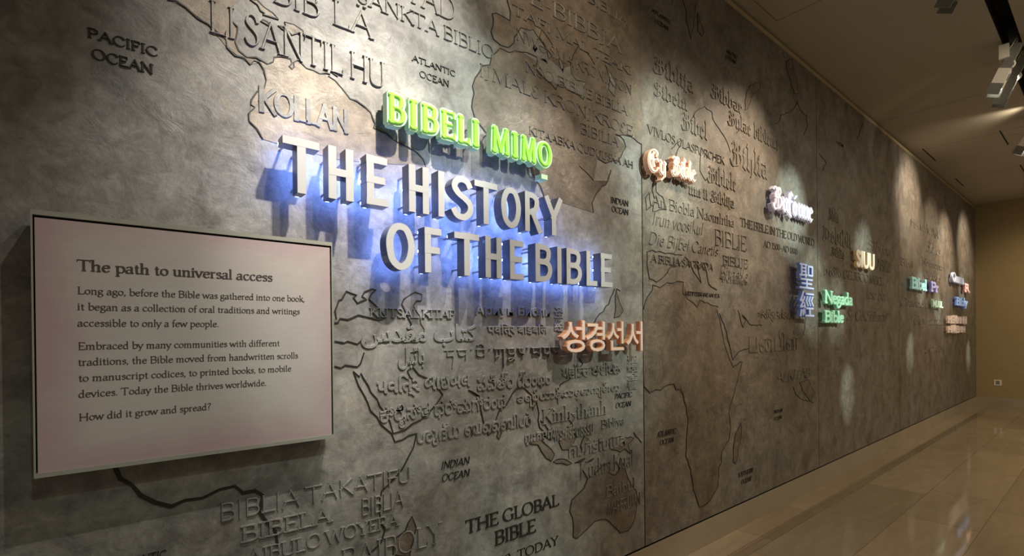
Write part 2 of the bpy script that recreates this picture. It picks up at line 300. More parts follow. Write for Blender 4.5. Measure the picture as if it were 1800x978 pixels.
def spline(pts, closed, sub):
    n = len(pts); out = []
    rng = range(n if closed else n-1)
    for i in rng:
        p0 = pts[(i-1) % n] if closed else pts[max(i-1, 0)]; p1 = pts[i]; p2 = pts[(i+1) % n]; p3 = pts[(i+2) % n] if closed else pts[min(i+2, n-1)]
        for k in range(sub):
            t = k/sub; t2 = t*t; t3 = t2*t
            out.append(tuple(.5*((2*b)+(-a+c)*t+(2*a-5*b+4*c-d)*t2+(-a+3*b-3*c+d)*t3) for a, b, c, d in zip(p0, p1, p2, p3)))
    if not closed: out.append(pts[-1])
    return out
STY = {  # half nib (major, minor), nib angle, serif length, slant, smooth
 'serif': (.062, .022, 18, .13, 0, 1), 'light': (.040, .018, 15, .11, 0, 1), 'bold': (.088, .034, 15, .15, 0, 1), 'slab': (.105, .055, 8, .18, 0, 1),
 'italic': (.058, .020, 20, .10, .22, 1), 'sans': (.060, .060, 0, 0, 0, 1), 'heavy': (.13, .085, 0, 0, 0, 1), 'title': (.088, .080, 0, 0, 0, 1), 'sansital': (.06, .06, 0, 0, .2, 1),
 'black': (.085, .016, 36, 0, 0, 1), 'script': (.050, .018, 35, 0, .25, 1), 'poster': (.125, .075, 6, .17, 0, 1), 'book': (.066, .030, 20, .12, 0, 1)}
def glyph_strokes(ch, style):              # list of (points, halfwidths, closed) in cap-height units
    a, b, ang, serif, slant, smooth = STY[style]; adv, d = GB.get(ch, G[ch]) if style == 'black' else G[ch]; out = []
    th = math.radians(ang); ca, sa = math.cos(th), math.sin(th); inset = b if serif == 0 else b*.8
    my = lambda y: inset + y/100*(1-2*inset) if 0 <= y <= 100 else y/100 + (inset if y < 0 else -inset)
    def hws(pts, closed):
        n = len(pts); h = []
        for i in range(n):
            p = pts[i-1] if (i > 0 or closed) else pts[i]; q = pts[(i+1) % n] if (i < n-1 or closed) else pts[i]
            tx, ty = q[0]-p[0], q[1]-p[1]; l = math.hypot(tx, ty) or 1; nx, ny = -ty/l, tx/l
            h.append(math.hypot(a*(nx*ca+ny*sa), b*(-nx*sa+ny*ca)))
        return h
    for st in filter(None, d.split(';')):
        kind = st[0]; raw = []; marks = []
        for tok in st[1:].split():
            mk = tok[-1] if tok[-1] in '^<>!' else ''; tok = tok.rstrip('^<>!'); x, y = tok.split(','); raw.append((float(x)/100, my(float(y)))); marks.append(mk)
        if kind == 'd':
            x, y = raw[0]; r = max(a*.95, b*1.4)
            out.append(([(x-r, y), (x-r*.6, y), (x+r*.6, y), (x+r, y)], [r*.45, r*.9, r*.9, r*.45], False)); continue
        if kind == 'l':
            (x0, y0), (x1, y1) = raw[0], raw[-1]; l = math.hypot(x1-x0, y1-y0); ex, ey = (x1-x0)/l, (y1-y0)/l
            e = inset if (abs(ey) > .3 or serif == 0) else 0
            e = e/max(abs(ey), .6)
            pts = [(x0-ex*e, y0-ey*e), (x1+ex*e, y1+ey*e)]; out.append((pts, hws(pts, False), False))
            if serif:
                for (x, y), mk in zip((raw[0], raw[-1]), (marks[0], marks[-1])):
                    if mk == '!':
                        s = 1 if y > .5 else -1
                        out.append(([(x, y+b*.8*s), (x+(.02 if x > .3 else -.02), y-.17*s)], [b*1.2, b*.7], False))
                    elif mk:
                        L = serif if mk in '^<' else serif*.3; R = serif if mk in '^>' else serif*.3
                        out.append(([(x-a*.5-L*.62, y), (x-a*.4, y), (x+a*.4, y), (x+a*.5+R*.62, y)], [b*.8, b*1.25, b*1.25, b*.8], False))
        else:
            pts = spline(raw, kind == 'c', 4) if smooth else raw
            if not smooth and kind == 'c': pts = raw[::2] if len(raw) > 7 else raw
            out.append((pts, hws(pts, kind == 'c'), kind == 'c'))
    if slant: out = [([(x+slant*y, y) for x, y in p], h, c) for p, h, c in out]
    return adv/100, out
def text_strokes(text, style, space=0):
    x = 0; res = []
    for ch in text:
        adv, st = glyph_strokes(ch, style)
        res.append((ch, [([(px+x, py) for px, py in p], h, c) for p, h, c in st])); x += adv+space
    xs = [q[0]-w for _, s in res for p, h, c in s for q, w in zip(p, h)]; xe = [q[0]+w for _, s in res for p, h, c in s for q, w in zip(p, h)]
    return res, min(xs), max(xe)
def put(mb, strokes, x0, z0, sx, sz, off, y0, y1, bev, grow=0.0, shear=0.0):
    for k, (p, h, c) in enumerate(strokes):
        dk = k*min(.0004, abs(y1-y0)*.08)          # neighbouring strokes never share a plane
        pts = [(x0+(x-off)*sx, z0+y*sz+shear*(x-off)*sx) for x, y in p]
        hw = [w*(sx*.5+sz*.5)+grow for w in h]; mb.strip(pts, hw, y0+dk, y1-dk, bev, c)
def span(bl, br, top, y=0.0):
    A, B, T = W(*bl, y), W(*br, y), W(*top, y); z = (A.z+B.z)/2
    return A.x, B.x, z, T.z-A.z
def line_text(name, m, parent, text, style, bl, br, h, depth, bev, y=0.0, sink=.001, tilt=False):
    top = (bl[0], bl[1]-h)
    x0, x1, z, hh = span(bl, br, top, y)
    sh = 0.0
    if tilt: zA = W(*bl, y).z; zB = W(*br, y).z; sh = (zB-zA)/(x1-x0); z = zA
    st, a, b = text_strokes(text, style); sx = (x1-x0)/(b-a); mb = MB()
    for ch, s in st: put(mb, s, x0, z, sx, hh, a, y+sink, y-depth, bev, shear=sh)
    return mb.build(name, m, parent)
# words in other scripts, set in Blender's built-in lettering
def font_mesh(text, weight=0.0, extrude=.02, bevel=0.0):
    c = bpy.data.curves.new('lettering', 'FONT'); c.body = text; c.size = 1; c.extrude = extrude; c.offset = weight; c.bevel_depth = bevel; c.bevel_resolution = 0; c.resolution_u = 3
    o = bpy.data.objects.new('lettering', c); COL.objects.link(o)
    dg = bpy.context.evaluated_depsgraph_get(); me = bpy.data.meshes.new_from_object(o.evaluated_get(dg))
    bpy.data.objects.remove(o); bpy.data.curves.remove(c); return me
def font_fit(me, x0, x1, z0, z1, y0, y1, slant=0.0):     # front of the letters at y1, back at y0
    v = [p.co.copy() for p in me.vertices]; lo = [min(p[i] for p in v) for i in range(3)]; hi = [max(p[i] for p in v) for i in range(3)]
    mb = MB(); out = []
    for p in v:
        fx = (p[0]-lo[0])/(hi[0]-lo[0]); fz = (p[1]-lo[1])/(hi[1]-lo[1]); fy = (p[2]-lo[2])/(hi[2]-lo[2])
        out.append((x0+fx*(x1-x0)+slant*fz*(z1-z0), y0+fy*(y1-y0), z0+fz*(z1-z0)))
    mb.add(out, [tuple(q.vertices) for q in me.polygons]); bpy.data.meshes.remove(me); return mb

# ------------------------------------------------------------------ the setting
XE, WT, WB, CEIL = 14.72, 4.28, .206, 4.365
SEAMS = [-3.2, 2.757, 5.765, 8.765, 11.80, XE]
walls = []
for i in range(5):
    a, b = SEAMS[i], SEAMS[i+1]; mb = MB(); g = .005; y = 0.0; c = .006
    x0, x1 = a+(g if i else 0), b-(g if i < 4 else 0)
    mb.box((x0, .0001, WB), (x1, .06, WT))                # body, with a small chamfer frame along its joints
    mb.add([(x0, 0, WB), (x1, 0, WB), (x1, 0, WT), (x0, 0, WT)], [(0, 1, 2, 3)])
    o = struct(mb.build('wall_left', 'plaster' if i == 0 else 'plaster_brown')); walls.append(o)
mb = MB(); mb.box((-3.2, .061, 0), (XE, .16, CEIL)); struct(mb.build('wall_left_backing', 'black'))
mb = MB(); mb.box((-3.2, -.0, 0), (XE, .010, .190)); struct(mb.build('baseboard_left', 'base'))
mb = MB(); mb.box((-3.2, .004, WT+.002), (XE, .03, 4.328)); struct(mb.build('trim_1', 'tan'))
mb = MB(); mb.box((XE, -5.5, 0), (XE+.15, .16, CEIL)); struct(mb.build('wall_back', 'endwall'))
mb = MB(); mb.box((XE-.014, -5.5, 0), (XE, -.0001, .19)); struct(mb.build('baseboard_back', 'base'))
SL0, SL1 = -1.29, -1.415                                  # lighting slot in the ceiling
mb = MB(); mb.box((-3.2, SL0, CEIL), (XE+.15, .16, CEIL+.2)); mb.box((-3.2, -5.5, CEIL), (XE+.15, SL1, CEIL+.2)); struct(mb.build('ceiling', 'ceiling'))
mb = MB(); mb.box((-3.2, SL1, CEIL+.16), (XE+.15, SL0, CEIL+.2)); mb.box((-3.2, SL1, CEIL+.002), (XE, SL1+.004, CEIL+.16)); mb.box((-3.2, SL0-.004, CEIL+.002), (XE, SL0, CEIL+.16)); struct(mb.build('trim_2', 'black'))
# floor of stone slabs in rows along the wall
me_v, me_f, shade = [], [], []
def slab(x0, x1, y0, y1, s):
    k = len(me_v); g = .0012
    for (x, y) in ((x0+g, y0+g), (x1-g, y0+g), (x1-g, y1-g), (x0+g, y1-g)): me_v.append((x, y, 0))
    me_f.append((k, k+1, k+2, k+3)); shade.append(s)
rows = [(0, -.19, .9, 1.0), (-.19, -.285, .9, .74), (-.285, -.775, 1.25, 1), (-.775, -1.28, 1.25, 1), (-1.28, -1.79, 1.25, 1), (-1.79, -2.3, 1.25, 1), (-2.3, -2.8, 1.25, 1), (-2.8, -3.3, 1.25, 1), (-3.3, -3.9, 1.25, 1), (-3.9, -4.5, 1.25, 1), (-4.5, -5.5, 1.25, 1)]
for ri, (ya, yb, L, sh) in enumerate(rows):
    x = -3.2-random.random()*L if ri > 1 else -3.2
    while x < XE:
        ln = L*random.uniform(.85, 1.15) if ri > 1 else L
        slab(max(x, -3.2), min(x+ln, XE), yb, ya, sh*random.uniform(.84, 1.1)); x += ln
fm = bpy.data.meshes.new('floor'); k = len(me_v)
me_v += [(-3.2, -5.5, -.0015), (XE, -5.5, -.0015), (XE, 0, -.0015), (-3.2, 0, -.0015)]; me_f.append((k, k+1, k+2, k+3)); shade.append(.25)
k = len(me_v); me_v += [(-3.2, -5.5, -.1), (XE, -5.5, -.1), (XE, .16, -.1), (-3.2, .16, -.1)]; me_f.append((k+3, k+2, k+1, k)); shade.append(1)
fm.from_pydata(me_v, [], me_f); at = fm.attributes.new('tile', 'FLOAT_COLOR', 'FACE')
for i, s in enumerate(shade): at.data[i].color = (s, s*random.uniform(.97, 1.01), s*random.uniform(.93, 1.02), 1)
fm.materials.append(M['floor']); fo = bpy.data.objects.new('floor', fm); COL.objects.link(fo); struct(fo)

# ------------------------------------------------------------------ map relief: coastlines, land and sea plates
def wp(s): return [(p.x, p.z) for p in (W(*map(float, t.split(','))) for t in s.split())]
def jitter(pts, amp, closed):              # small wiggles along a coast
    out = []; n = len(pts); R = random.Random(int(abs(pts[0][0])*1000))
    for i in range(n if closed else n-1):
        a, b = pts[i], pts[(i+1) % n]; L = math.hypot(b[0]-a[0], b[1]-a[1]); k = max(1, min(6, int(L/.035)))
        nx, nz = -(b[1]-a[1])/(L or 1), (b[0]-a[0])/(L or 1)
        for j in range(k):
            t = j/k; d = R.uniform(-amp, amp)*min(1, L/.05) if j else 0
            out.append((a[0]+(b[0]-a[0])*t+nx*d, a[1]+(b[1]-a[1])*t+nz*d))
    if not closed: out.append(pts[-1])
    return out
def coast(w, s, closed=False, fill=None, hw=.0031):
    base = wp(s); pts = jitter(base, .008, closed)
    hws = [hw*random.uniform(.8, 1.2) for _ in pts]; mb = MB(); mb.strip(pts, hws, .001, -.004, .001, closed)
    mb.build('coastline', 'groove_shade', walls[w])
    if fill: mb = MB(); mb.plate(pts, .001, -.0026); mb.build('land_relief' if 'land' in fill else 'sea_relief', fill, walls[w])
def plate(w, s, fill):
    mb = MB(); mb.plate(jitter(wp(s), .0, True), .001, -.0016 if 'land' in fill else -.0026); mb.build('land_relief' if 'land' in fill else 'sea_relief', fill, walls[w])
SAM_W = "295,0 309,2 327,14 348,33 366,43 397,70 399,84 413,98 429,102 440,114 446,107 456,110 464,123 468,141 464,156 452,161 442,176 441,184 448,189 437,200 438,213 452,227 462,245"
SAM_N = "407,37 418,48 417,57 413,74 420,90 434,101 450,101 470,113 480,109 482,101 494,99 511,104 513,112 508,117 513,122 517,118 516,110 524,105 538,120 551,124 562,130 573,128 580,131 577,134 589,142 602,157 615,174 626,177 640,187 651,198 657,213 659,219 656,225 668,231 679,235 692,247 708,255 719,260 743,280 748,293"
coast(0, SAM_W); coast(0, SAM_N)
plate(0, "295,0 327,14 366,43 399,84 440,114 456,110 468,141 452,161 442,176 438,213 462,245 520,262 600,282 748,293 743,280 692,247 656,225 651,198 615,174 589,142 551,124 516,105 482,101 470,113 434,101 413,74 417,57 407,37 400,20 420,0", 'land')
coast(0, "440,0 453,9 458,19 465,24 462,26 489,34 480,24 464,13 454,3 452,0", True, 'land')
coast(0, "458,37 472,45 475,45 470,39 462,35", True, 'land')
coast(0, "489,46 497,52 504,53 513,62 524,58 534,62 532,54 517,44 500,39 502,44 500,48", True, 'land')
coast(0, "543,65 554,71 555,68 547,64", True, 'land'); coast(0, "586,130 593,134 592,129", True)
coast(0, "891,0 897,22 896,37 871,23 865,25 867,34 863,56 867,69 880,80 893,84 903,76 904,65 915,49 931,54 936,52 944,64 955,80 961,92 964,104 970,98 958,84 948,66 952,52 962,66 971,80")
coast(0, "848,116 861,114 864,98 879,85 895,93 915,92 943,101 944,109 940,120 947,130 960,141 977,158 980,149 989,150 1005,162 1025,175 1029,146 1012,141 1004,130 1002,114 1005,106 1016,82 1032,93 1045,114")
coast(0, "848,116 844,125 835,138 830,152 833,165 829,189 835,210 846,223 860,248")
coast(0, "936,306 950,328 956,346"); coast(0, "1074,299 1068,318 1048,340 1040,357 1043,374"); coast(0, "1018,292 1030,303 1043,318")
coast(0, "1051,279 1064,287 1087,282 1100,259 1096,246 1081,236"); coast(0, "1081,236 1107,240 1127,254")
coast(0, "981,104 985,120 989,128 990,117 986,106", True, 'sea'); coast(0, "1063,114 1073,130 1082,146 1080,170 1069,157 1072,140", True, 'sea')
coast(0, "938,78 944,86 940,92 936,86", True, 'land'); coast(0, "950,104 962,112 958,105", True, 'land')
plate(0, "895,93 904,70 915,49 936,52 955,80 964,104 985,122 1004,116 1004,130 1029,146 1025,175 1005,162 980,149 960,141 944,109 915,92", 'sea')
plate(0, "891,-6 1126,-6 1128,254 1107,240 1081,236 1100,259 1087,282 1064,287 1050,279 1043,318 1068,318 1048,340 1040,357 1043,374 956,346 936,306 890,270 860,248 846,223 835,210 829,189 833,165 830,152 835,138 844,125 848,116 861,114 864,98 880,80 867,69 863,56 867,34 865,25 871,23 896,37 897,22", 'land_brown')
coast(0, "591,560 589,547 596,528 601,526 609,512 616,515 627,519 621,523 628,533 644,526 636,521 641,513 654,508 661,510 654,515 648,526 667,544 678,559 666,563 647,558 630,554 612,562 597,560 595,567 588,568", False, None)
coast(0, "730,514 741,518 740,529 732,529 726,538 730,546 737,556 739,570 745,579 745,593 734,597 716,590 723,570 717,558 706,535 710,526 722,518", True, 'sea')
coast(0, "588,600 605,603 611,600 628,605 635,599 642,603 643,613"); coast(0, "640,620 634,639 628,645 607,642 599,647 588,644")
coast(0, "621,653 630,678 640,695 651,722 670,747 688,762 694,777 732,762 727,786 708,823 688,847 671,863 667,899 676,933 670,954 648,975")
coast(0, "621,653 632,663 634,656 638,664 647,678 652,690 663,702 667,713 685,741 691,762 712,756 740,738 755,724 778,694 776,691 762,664 755,667 736,659 725,645 716,652 720,662 728,671")
coast(0, "826,687 840,697 823,686 842,696 846,726 858,765 867,758 877,723 895,703 908,683 921,682 934,695 936,721 943,707 947,726 948,751 959,768 968,774 962,754 950,740")
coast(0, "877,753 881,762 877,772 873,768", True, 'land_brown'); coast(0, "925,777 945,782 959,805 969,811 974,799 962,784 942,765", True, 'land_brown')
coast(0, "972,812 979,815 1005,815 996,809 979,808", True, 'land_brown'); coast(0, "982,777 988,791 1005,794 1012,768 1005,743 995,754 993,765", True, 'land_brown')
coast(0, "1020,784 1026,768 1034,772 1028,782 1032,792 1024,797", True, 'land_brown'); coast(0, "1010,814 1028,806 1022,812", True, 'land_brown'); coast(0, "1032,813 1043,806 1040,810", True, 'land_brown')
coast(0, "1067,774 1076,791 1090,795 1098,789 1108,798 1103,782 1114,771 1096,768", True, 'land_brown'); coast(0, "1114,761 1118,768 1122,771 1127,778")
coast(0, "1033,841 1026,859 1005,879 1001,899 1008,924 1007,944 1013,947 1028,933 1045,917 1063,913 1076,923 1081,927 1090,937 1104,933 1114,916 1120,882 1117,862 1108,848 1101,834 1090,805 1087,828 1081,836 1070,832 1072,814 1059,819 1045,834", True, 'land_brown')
coast(0, "1083,509 1088,531 1095,547 1089,556 1079,559 1082,542", True, 'land_brown'); coast(0, "1080,508 1070,535 1054,552 1044,568"); coast(0, "1084,508 1090,512")
coast(0, "1018,630 1024,640 1016,650 1000,668 985,676 978,690 990,700"); coast(0, "1002,726 1010,735 1004,744 998,736", True, 'land_brown')
coast(0, "200,812 205,828 211,842 232,853 247,871 301,891 325,880 356,876 386,861 413,855 427,867 448,863 462,871 456,900 466,915 484,934 488,960", hw=.006)
coast(0, "724,908 731,927 727,945 720,978 691,975 691,960 697,945 712,934 717,920", True, 'land_brown')
coast(1, "1199,-4 1205,15 1206,38 1214,69 1221,33 1224,-4", True, 'land_brown'); coast(1, "1225,23 1226,54 1233,64 1237,57 1229,30", True, 'land_brown')
coast(1, "1309,194 1311,164 1318,152 1336,144 1336,156 1322,169 1314,192", True, 'land_brown'); coast(1, "1381,107 1384,128 1396,164 1404,164 1399,141 1391,104", True, 'land_brown')
coast(1, "1362,218 1371,212 1372,202 1391,197 1401,179 1406,194 1417,204 1419,222 1412,238"); coast(1, "1210,217 1222,197 1238,187 1251,197 1253,210 1263,225 1277,248 1284,268")
coast(1, "1150,307 1154,314 1153,337 1164,346 1171,369 1147,372 1150,350 1146,334", True); coast(1, "1134,349 1141,339 1144,363 1136,370", True)
coast(1, "1180,262 1198,246 1196,256 1188,272 1184,290 1190,318 1200,312 1210,322"); coast(1, "1232,262 1230,300 1240,318 1250,308")
coast(1, "1199,449 1170,446 1147,440 1137,443 1137,463 1141,490 1154,496 1167,486 1176,472 1193,466 1204,452 1214,462 1220,480 1232,498 1226,470 1236,462 1242,480 1246,500 1260,510")
coast(1, "1131,544 1138,522 1147,509 1147,501 1160,506 1173,497 1201,496 1200,517 1213,529 1225,541 1230,528 1247,535 1263,540")
coast(1, "1260,546 1267,576 1272,603 1282,632 1288,646 1304,636"); coast(1, "1264,551 1277,585 1283,612 1288,633 1301,617 1316,612")
coast(1, "1297,546 1306,576 1311,562 1304,554 1318,571 1338,572"); coast(1, "1131,679 1142,691 1152,685 1161,686 1176,676 1184,675 1188,686 1196,684 1201,696 1209,735 1205,802 1214,826 1218,860 1229,892 1247,881 1262,854 1264,820 1268,814 1268,796 1281,774 1284,756 1281,726 1293,680 1304,636")
plate(1, "1133,544 1147,505 1201,496 1213,529 1230,528 1260,540 1272,603 1288,646 1304,636 1293,680 1281,726 1284,756 1268,796 1264,820 1262,854 1247,881 1229,892 1218,860 1214,826 1205,802 1209,735 1201,696 1184,675 1152,685 1142,691 1133,679", 'land_brown')
coast(1, "1302,745 1303,762 1296,802 1293,816 1288,811 1290,780 1293,762", True, 'land_brown')
coast(1, "1394,680 1398,692 1410,702 1430,708"); coast(1, "1405,672 1420,668 1432,690 1424,706 1412,690", True, 'land_brown'); coast(1, "1412,500 1408,540 1416,560 1412,590")
coast(2, "1516,218 1510,236 1506,246"); coast(2, "1440,270 1452,286 1446,300")

# ------------------------------------------------------------------ raised wording in the plaster
REL = [  # panel, words, style, left and right end of the baseline, cap height (pixels of the photograph), thickness
 (0, 'BIB', 'serif', (480, 8), (562, 31), 46, .016), (0, 'LÄ', 'serif', (584, 42), (658, 72), 44, .016), (0, 'SANKTA BIBLIO', 'serif', (628, 3), (867, 106), 27, .013),
 (0, 'TAD', 'serif', (712, 2), (800, 39), 42, .015), (0, 'E-BIBBJA', 'serif', (930, 10), (1093, 93), 28, .014), (0, 'TAFI MAL TEAKI', 'serif', (899, 27), (1109, 131), 17, .012),
 (0, 'BIBLIA', 'light', (1032, 5), (1103, 45), 16, .012), (0, 'NWƏ SMA KRONIKSON', 'light', (907, 73), (1109, 166), 20, .012), (0, 'NSO BIBLIE BIBLIA', 'serif', (923, 124), (1103, 206), 18, .012),
 (0, 'IJMALƐ KRONJKROƐE', 'light', (843, 138), (1111, 238), 23, .012), (0, 'BIBILIA', 'light', (1020, 234), (1087, 260), 18, .012), (0, "KITAABKA QUDUUSKA AH", 'serif', (929, 236), (1112, 297), 14, .011),
 (0, 'LI SANTIL HU', 'serif', (368, 58), (676, 156), 56, .018), (0, 'KOLLAN', 'heavy', (453, 197), (613, 236), 46, .015),
 (0, 'KUTSAL KITAP', 'slab', (648, 559), (800, 560), 17, .013), (0, 'BIBLIA TAKATIFU', 'sans', (388, 917), (720, 849), 34, .014), (0, 'BIBELA', 'slab', (421, 955), (587, 917), 30, .015),
 (0, 'BIBLIA', 'sans', (636, 907), (709, 892), 31, .013), (0, 'AIBULO WOYERA', 'slab', (430, 994), (703, 925), 27, .013), (0, 'BAIBOLY', 'serif', (600, 1005), (778, 953), 40, .013),
 (0, 'Kinh-thánh', 'bold', (952, 748), (1066, 727), 27, .013), (0, 'Bibliya', 'serif', (1056, 755), (1096, 745), 15, .011), (0, 'Kudus Kual', 'light', (1019, 842), (1112, 820), 30, .012), (0, 'Baibul', 'serif', (1064, 873), (1116, 860), 20, .011),
 (0, 'MAPERUJAN', 'sans', (1067, 902), (1125, 890), 22, .011),
 (1, 'Biblija', 'black', (1146, 124), (1220, 166), 30, .014), (1, 'Sibeln', 'black', (1147, 167), (1209, 195), 24, .013), (1, 'Bibbar', 'black', (1248, 171), (1305, 201), 26, .013), (1, 'Bibel', 'black', (1196, 224), (1244, 249), 32, .014),
 (1, 'Bylae bibleny', 'black', (1278, 221), (1368, 262), 26, .013), (1, 'VIVLOS CLASPORCHEK', 'light', (1137, 236), (1273, 289), 15, .011), (1, 'Bihlia', 'black', (1282, 288), (1350, 316), 44, .015),
 (1, 'Biblele', 'black', (1242, 317), (1295, 339), 30, .014), (1, 'mn ii Biblija', 'black', (1209, 335), (1291, 373), 22, .013), (1, 'An Biobla Naomhtha', 'serif', (1144, 361), (1290, 400), 20, .013),
 (1, 'Irun voosikul', 'script', (1147, 396), (1236, 414), 24, .012), (1, 'BIBLIE', 'light', (1256, 431), (1311, 442), 28, .013), (1, 'Die Bijbel Canetis', 'script', (1140, 421), (1262, 458), 22, .012),
 (1, 'BIBLIJE', 'serif', (1270, 464), (1313, 473), 16, .012), (1, 'A BIBLIA SAGRADA', 'serif', (1143, 460), (1253, 477), 14, .012), (1, 'Bitaelle', 'script', (1264, 487), (1314, 498), 24, .012), (1, 'ALKITAB', 'sansital', (1364, 672), (1424, 665), 19, .013),
 (2, 'Biblia', 'black', (1456, 386), (1474, 393), 22, .012), (2, 'Debibli', 'black', (1444, 421), (1497, 437), 26, .014), (2, 'Biblia', 'black', (1460, 449), (1484, 456), 16, .012), (2, 'Biblioa', 'script', (1524, 439), (1565, 450), 18, .013), (2, 'ABIIIII', 'light', (1540, 475), (1565, 480), 20, .012),
 (2, 'b 6816 GE 3BCC MBEL', 'serif', (1447, 484), (1552, 502), 17, .014), (2, 'Iesa bla', 'script', (1523, 526), (1555, 529), 20, .013), (2, 'Si GKSriimmi', 'script', (1488, 563), (1560, 566), 20, .014),
 (3, 'HAMMOAA', 'sans', (1600, 396), (1649, 421), 17, .013), (3, 'Bibel', 'sans', (1583, 466), (1604, 472), 14, .012), (3, 'biblimmha', 'serif', (1620, 463), (1656, 477), 12, .013), (3, 'Biblios', 'script', (1628, 442), (1653, 450), 18, .013), (3, 'Gandels', 'script', (1624, 492), (1653, 494), 13, .013),
 (3, 'Graeobres', 'script', (1582, 537), (1637, 543), 15, .014), (3, 'Cuy mmha', 'script', (1606, 575), (1658, 568), 17, .014), (3, 'eviler', 'script', (1626, 621), (1654, 618), 10, .013)]
for (w, t, st, bl, br, h, dp) in REL: line_text('relief_word', 'plaster' if w == 0 else 'plaster_brown', walls[w], t, st, bl, br, h, max(.0058, dp*.40*min(1, .5+h/50)), .0022 if w == 0 else .003)
ALT = [  # panel, words, corners x0,x1, top and bottom at the left, top and bottom at the right
 (0, 'Ариун Библи', 834, 967, (540, 563), (538, 557)), (0, '\ufeb1\ufeaa\ufed8\ufee3 \ufe8f\ufe8e\ufe98\ufedb', 634, 837, (578, 622), (562, 602)), (0, '\ufede\ufe92\ufe8b\ufe8e\ufe91', 699, 746, (610, 652), (610, 648)),
 (0, 'पवित्र बाइबिल', 856, 962, (568, 594), (570, 590)), (0, 'પવિત્ર બાઇબલ', 661, 826, (659, 702), (653, 690)), (0, 'పవిత్ర గ్రంథం', 838, 967, (656, 692), (650, 680)),
 (0, 'ಕ್ರೈಸ್ತ ಧರ್ಮಗ್ರಂಥ', 667, 888, (707, 752), (698, 734)), (0, 'ശുദ്ധ ബൈബിൾ', 732, 932, (742, 786), (730, 758)), (0, 'ਪਵਿੱਤਰ ਬਾਈਬਲ', 986, 1089, (640, 668), (634, 657)), (0, 'ခရစ်ယာန် သမ္မာကျမ်းစာ', 908, 1088, (688, 716), (668, 698)),
 (0, 'ព្រះគម្ពីរ', 922, 974, (757, 786), (748, 774)), (0, 'พระคริสตธรรม', 973, 1042, (748, 775), (744, 766)), (0, 'คัมภีร์ไบเบิล', 999, 1098, (772, 800), (766, 790)), (0, '聖\n經\n全\n書', 1101, 1121, (626, 686), (624, 684)), (0, '圣\n经', 973, 990, (540, 584), (540, 582)),
 (1, 'ቅዱስ መጽሐፍ', 1267, 1312, (476, 497), (482, 502)), (1, 'পবিত্র বাইবেল', 1331, 1396, (541, 566), (543, 566)), (1, 'பைபிள்', 1316, 1402, (583, 622), (577, 616))]
for (w, t, xa, xb, (ta, ba), (tb, bb)) in ALT:
    x0, x1 = W(xa, ta).x, W(xb, tb).x; z1 = (W(xa, ta).z+W(xb, tb).z)/2; z0 = (W(xa, ba).z+W(xb, bb).z)/2
    mb = font_fit(font_mesh(t, .012, .03, .014), x0, x1, z0, z1, .001, -.0055); mb.build('relief_word', 'plaster' if w == 0 else 'plaster_brown', walls[w])
# Tibetan line, drawn with pen strokes under a common head line
TIB = "l0,100 38,100;l12,100 12,60;s12,60 30,62 34,40 30,-20;|l0,100 40,100;s6,100 8,66 22,60 34,74;l34,100 34,30;|l4,100 14,116;|l0,100 40,100;s8,100 4,60 24,52 34,70;l34,100 34,44;s34,116 20,140 4,128;|l4,100 14,116;|l0,100 46,100;l8,100 8,56;l24,100 24,52;l42,100 42,-40;s24,52 10,40 8,20;|l0,100 38,100;s8,100 8,64 26,58 34,80;s34,80 30,30 10,6 6,24 26,30 36,10;|l0,100 30,100;s6,100 10,70 24,60;s24,60 30,50 20,40;|l4,100 14,116;|l0,100 44,100;l8,100 8,58;s8,58 24,66 36,54;l40,100 40,30;|l0,100 36,100;s8,100 8,60 24,50 32,74;l32,100 32,20;|l0,100 40,100;s6,100 12,64 30,60 30,40;"
def tibetan():
    a, b = W(780, 616), W(984, 611); cap = W(780, 616).z-W(780, 642).z; x = 0; st = []
    for g in TIB.split('|'):
        mx = 0
        for s in filter(None, g.split(';')):
            raw = [tuple(float(q)/100 for q in t.split(',')) for t in s[1:].split()]; mx = max(mx, max(p[0] for p in raw))
            pts = raw if s[0] == 'l' else spline(raw, False, 4); st.append(([(p[0]+x, p[1]) for p in pts], [.034]*len(pts), False))
        x += mx+.10
    mb = MB(); put(mb, st, a.x, (a.z+b.z)/2-cap, (b.x-a.x)/x, cap, 0, .001, -.0045, .002); mb.build('relief_word', 'plaster', walls[0])
tibetan()
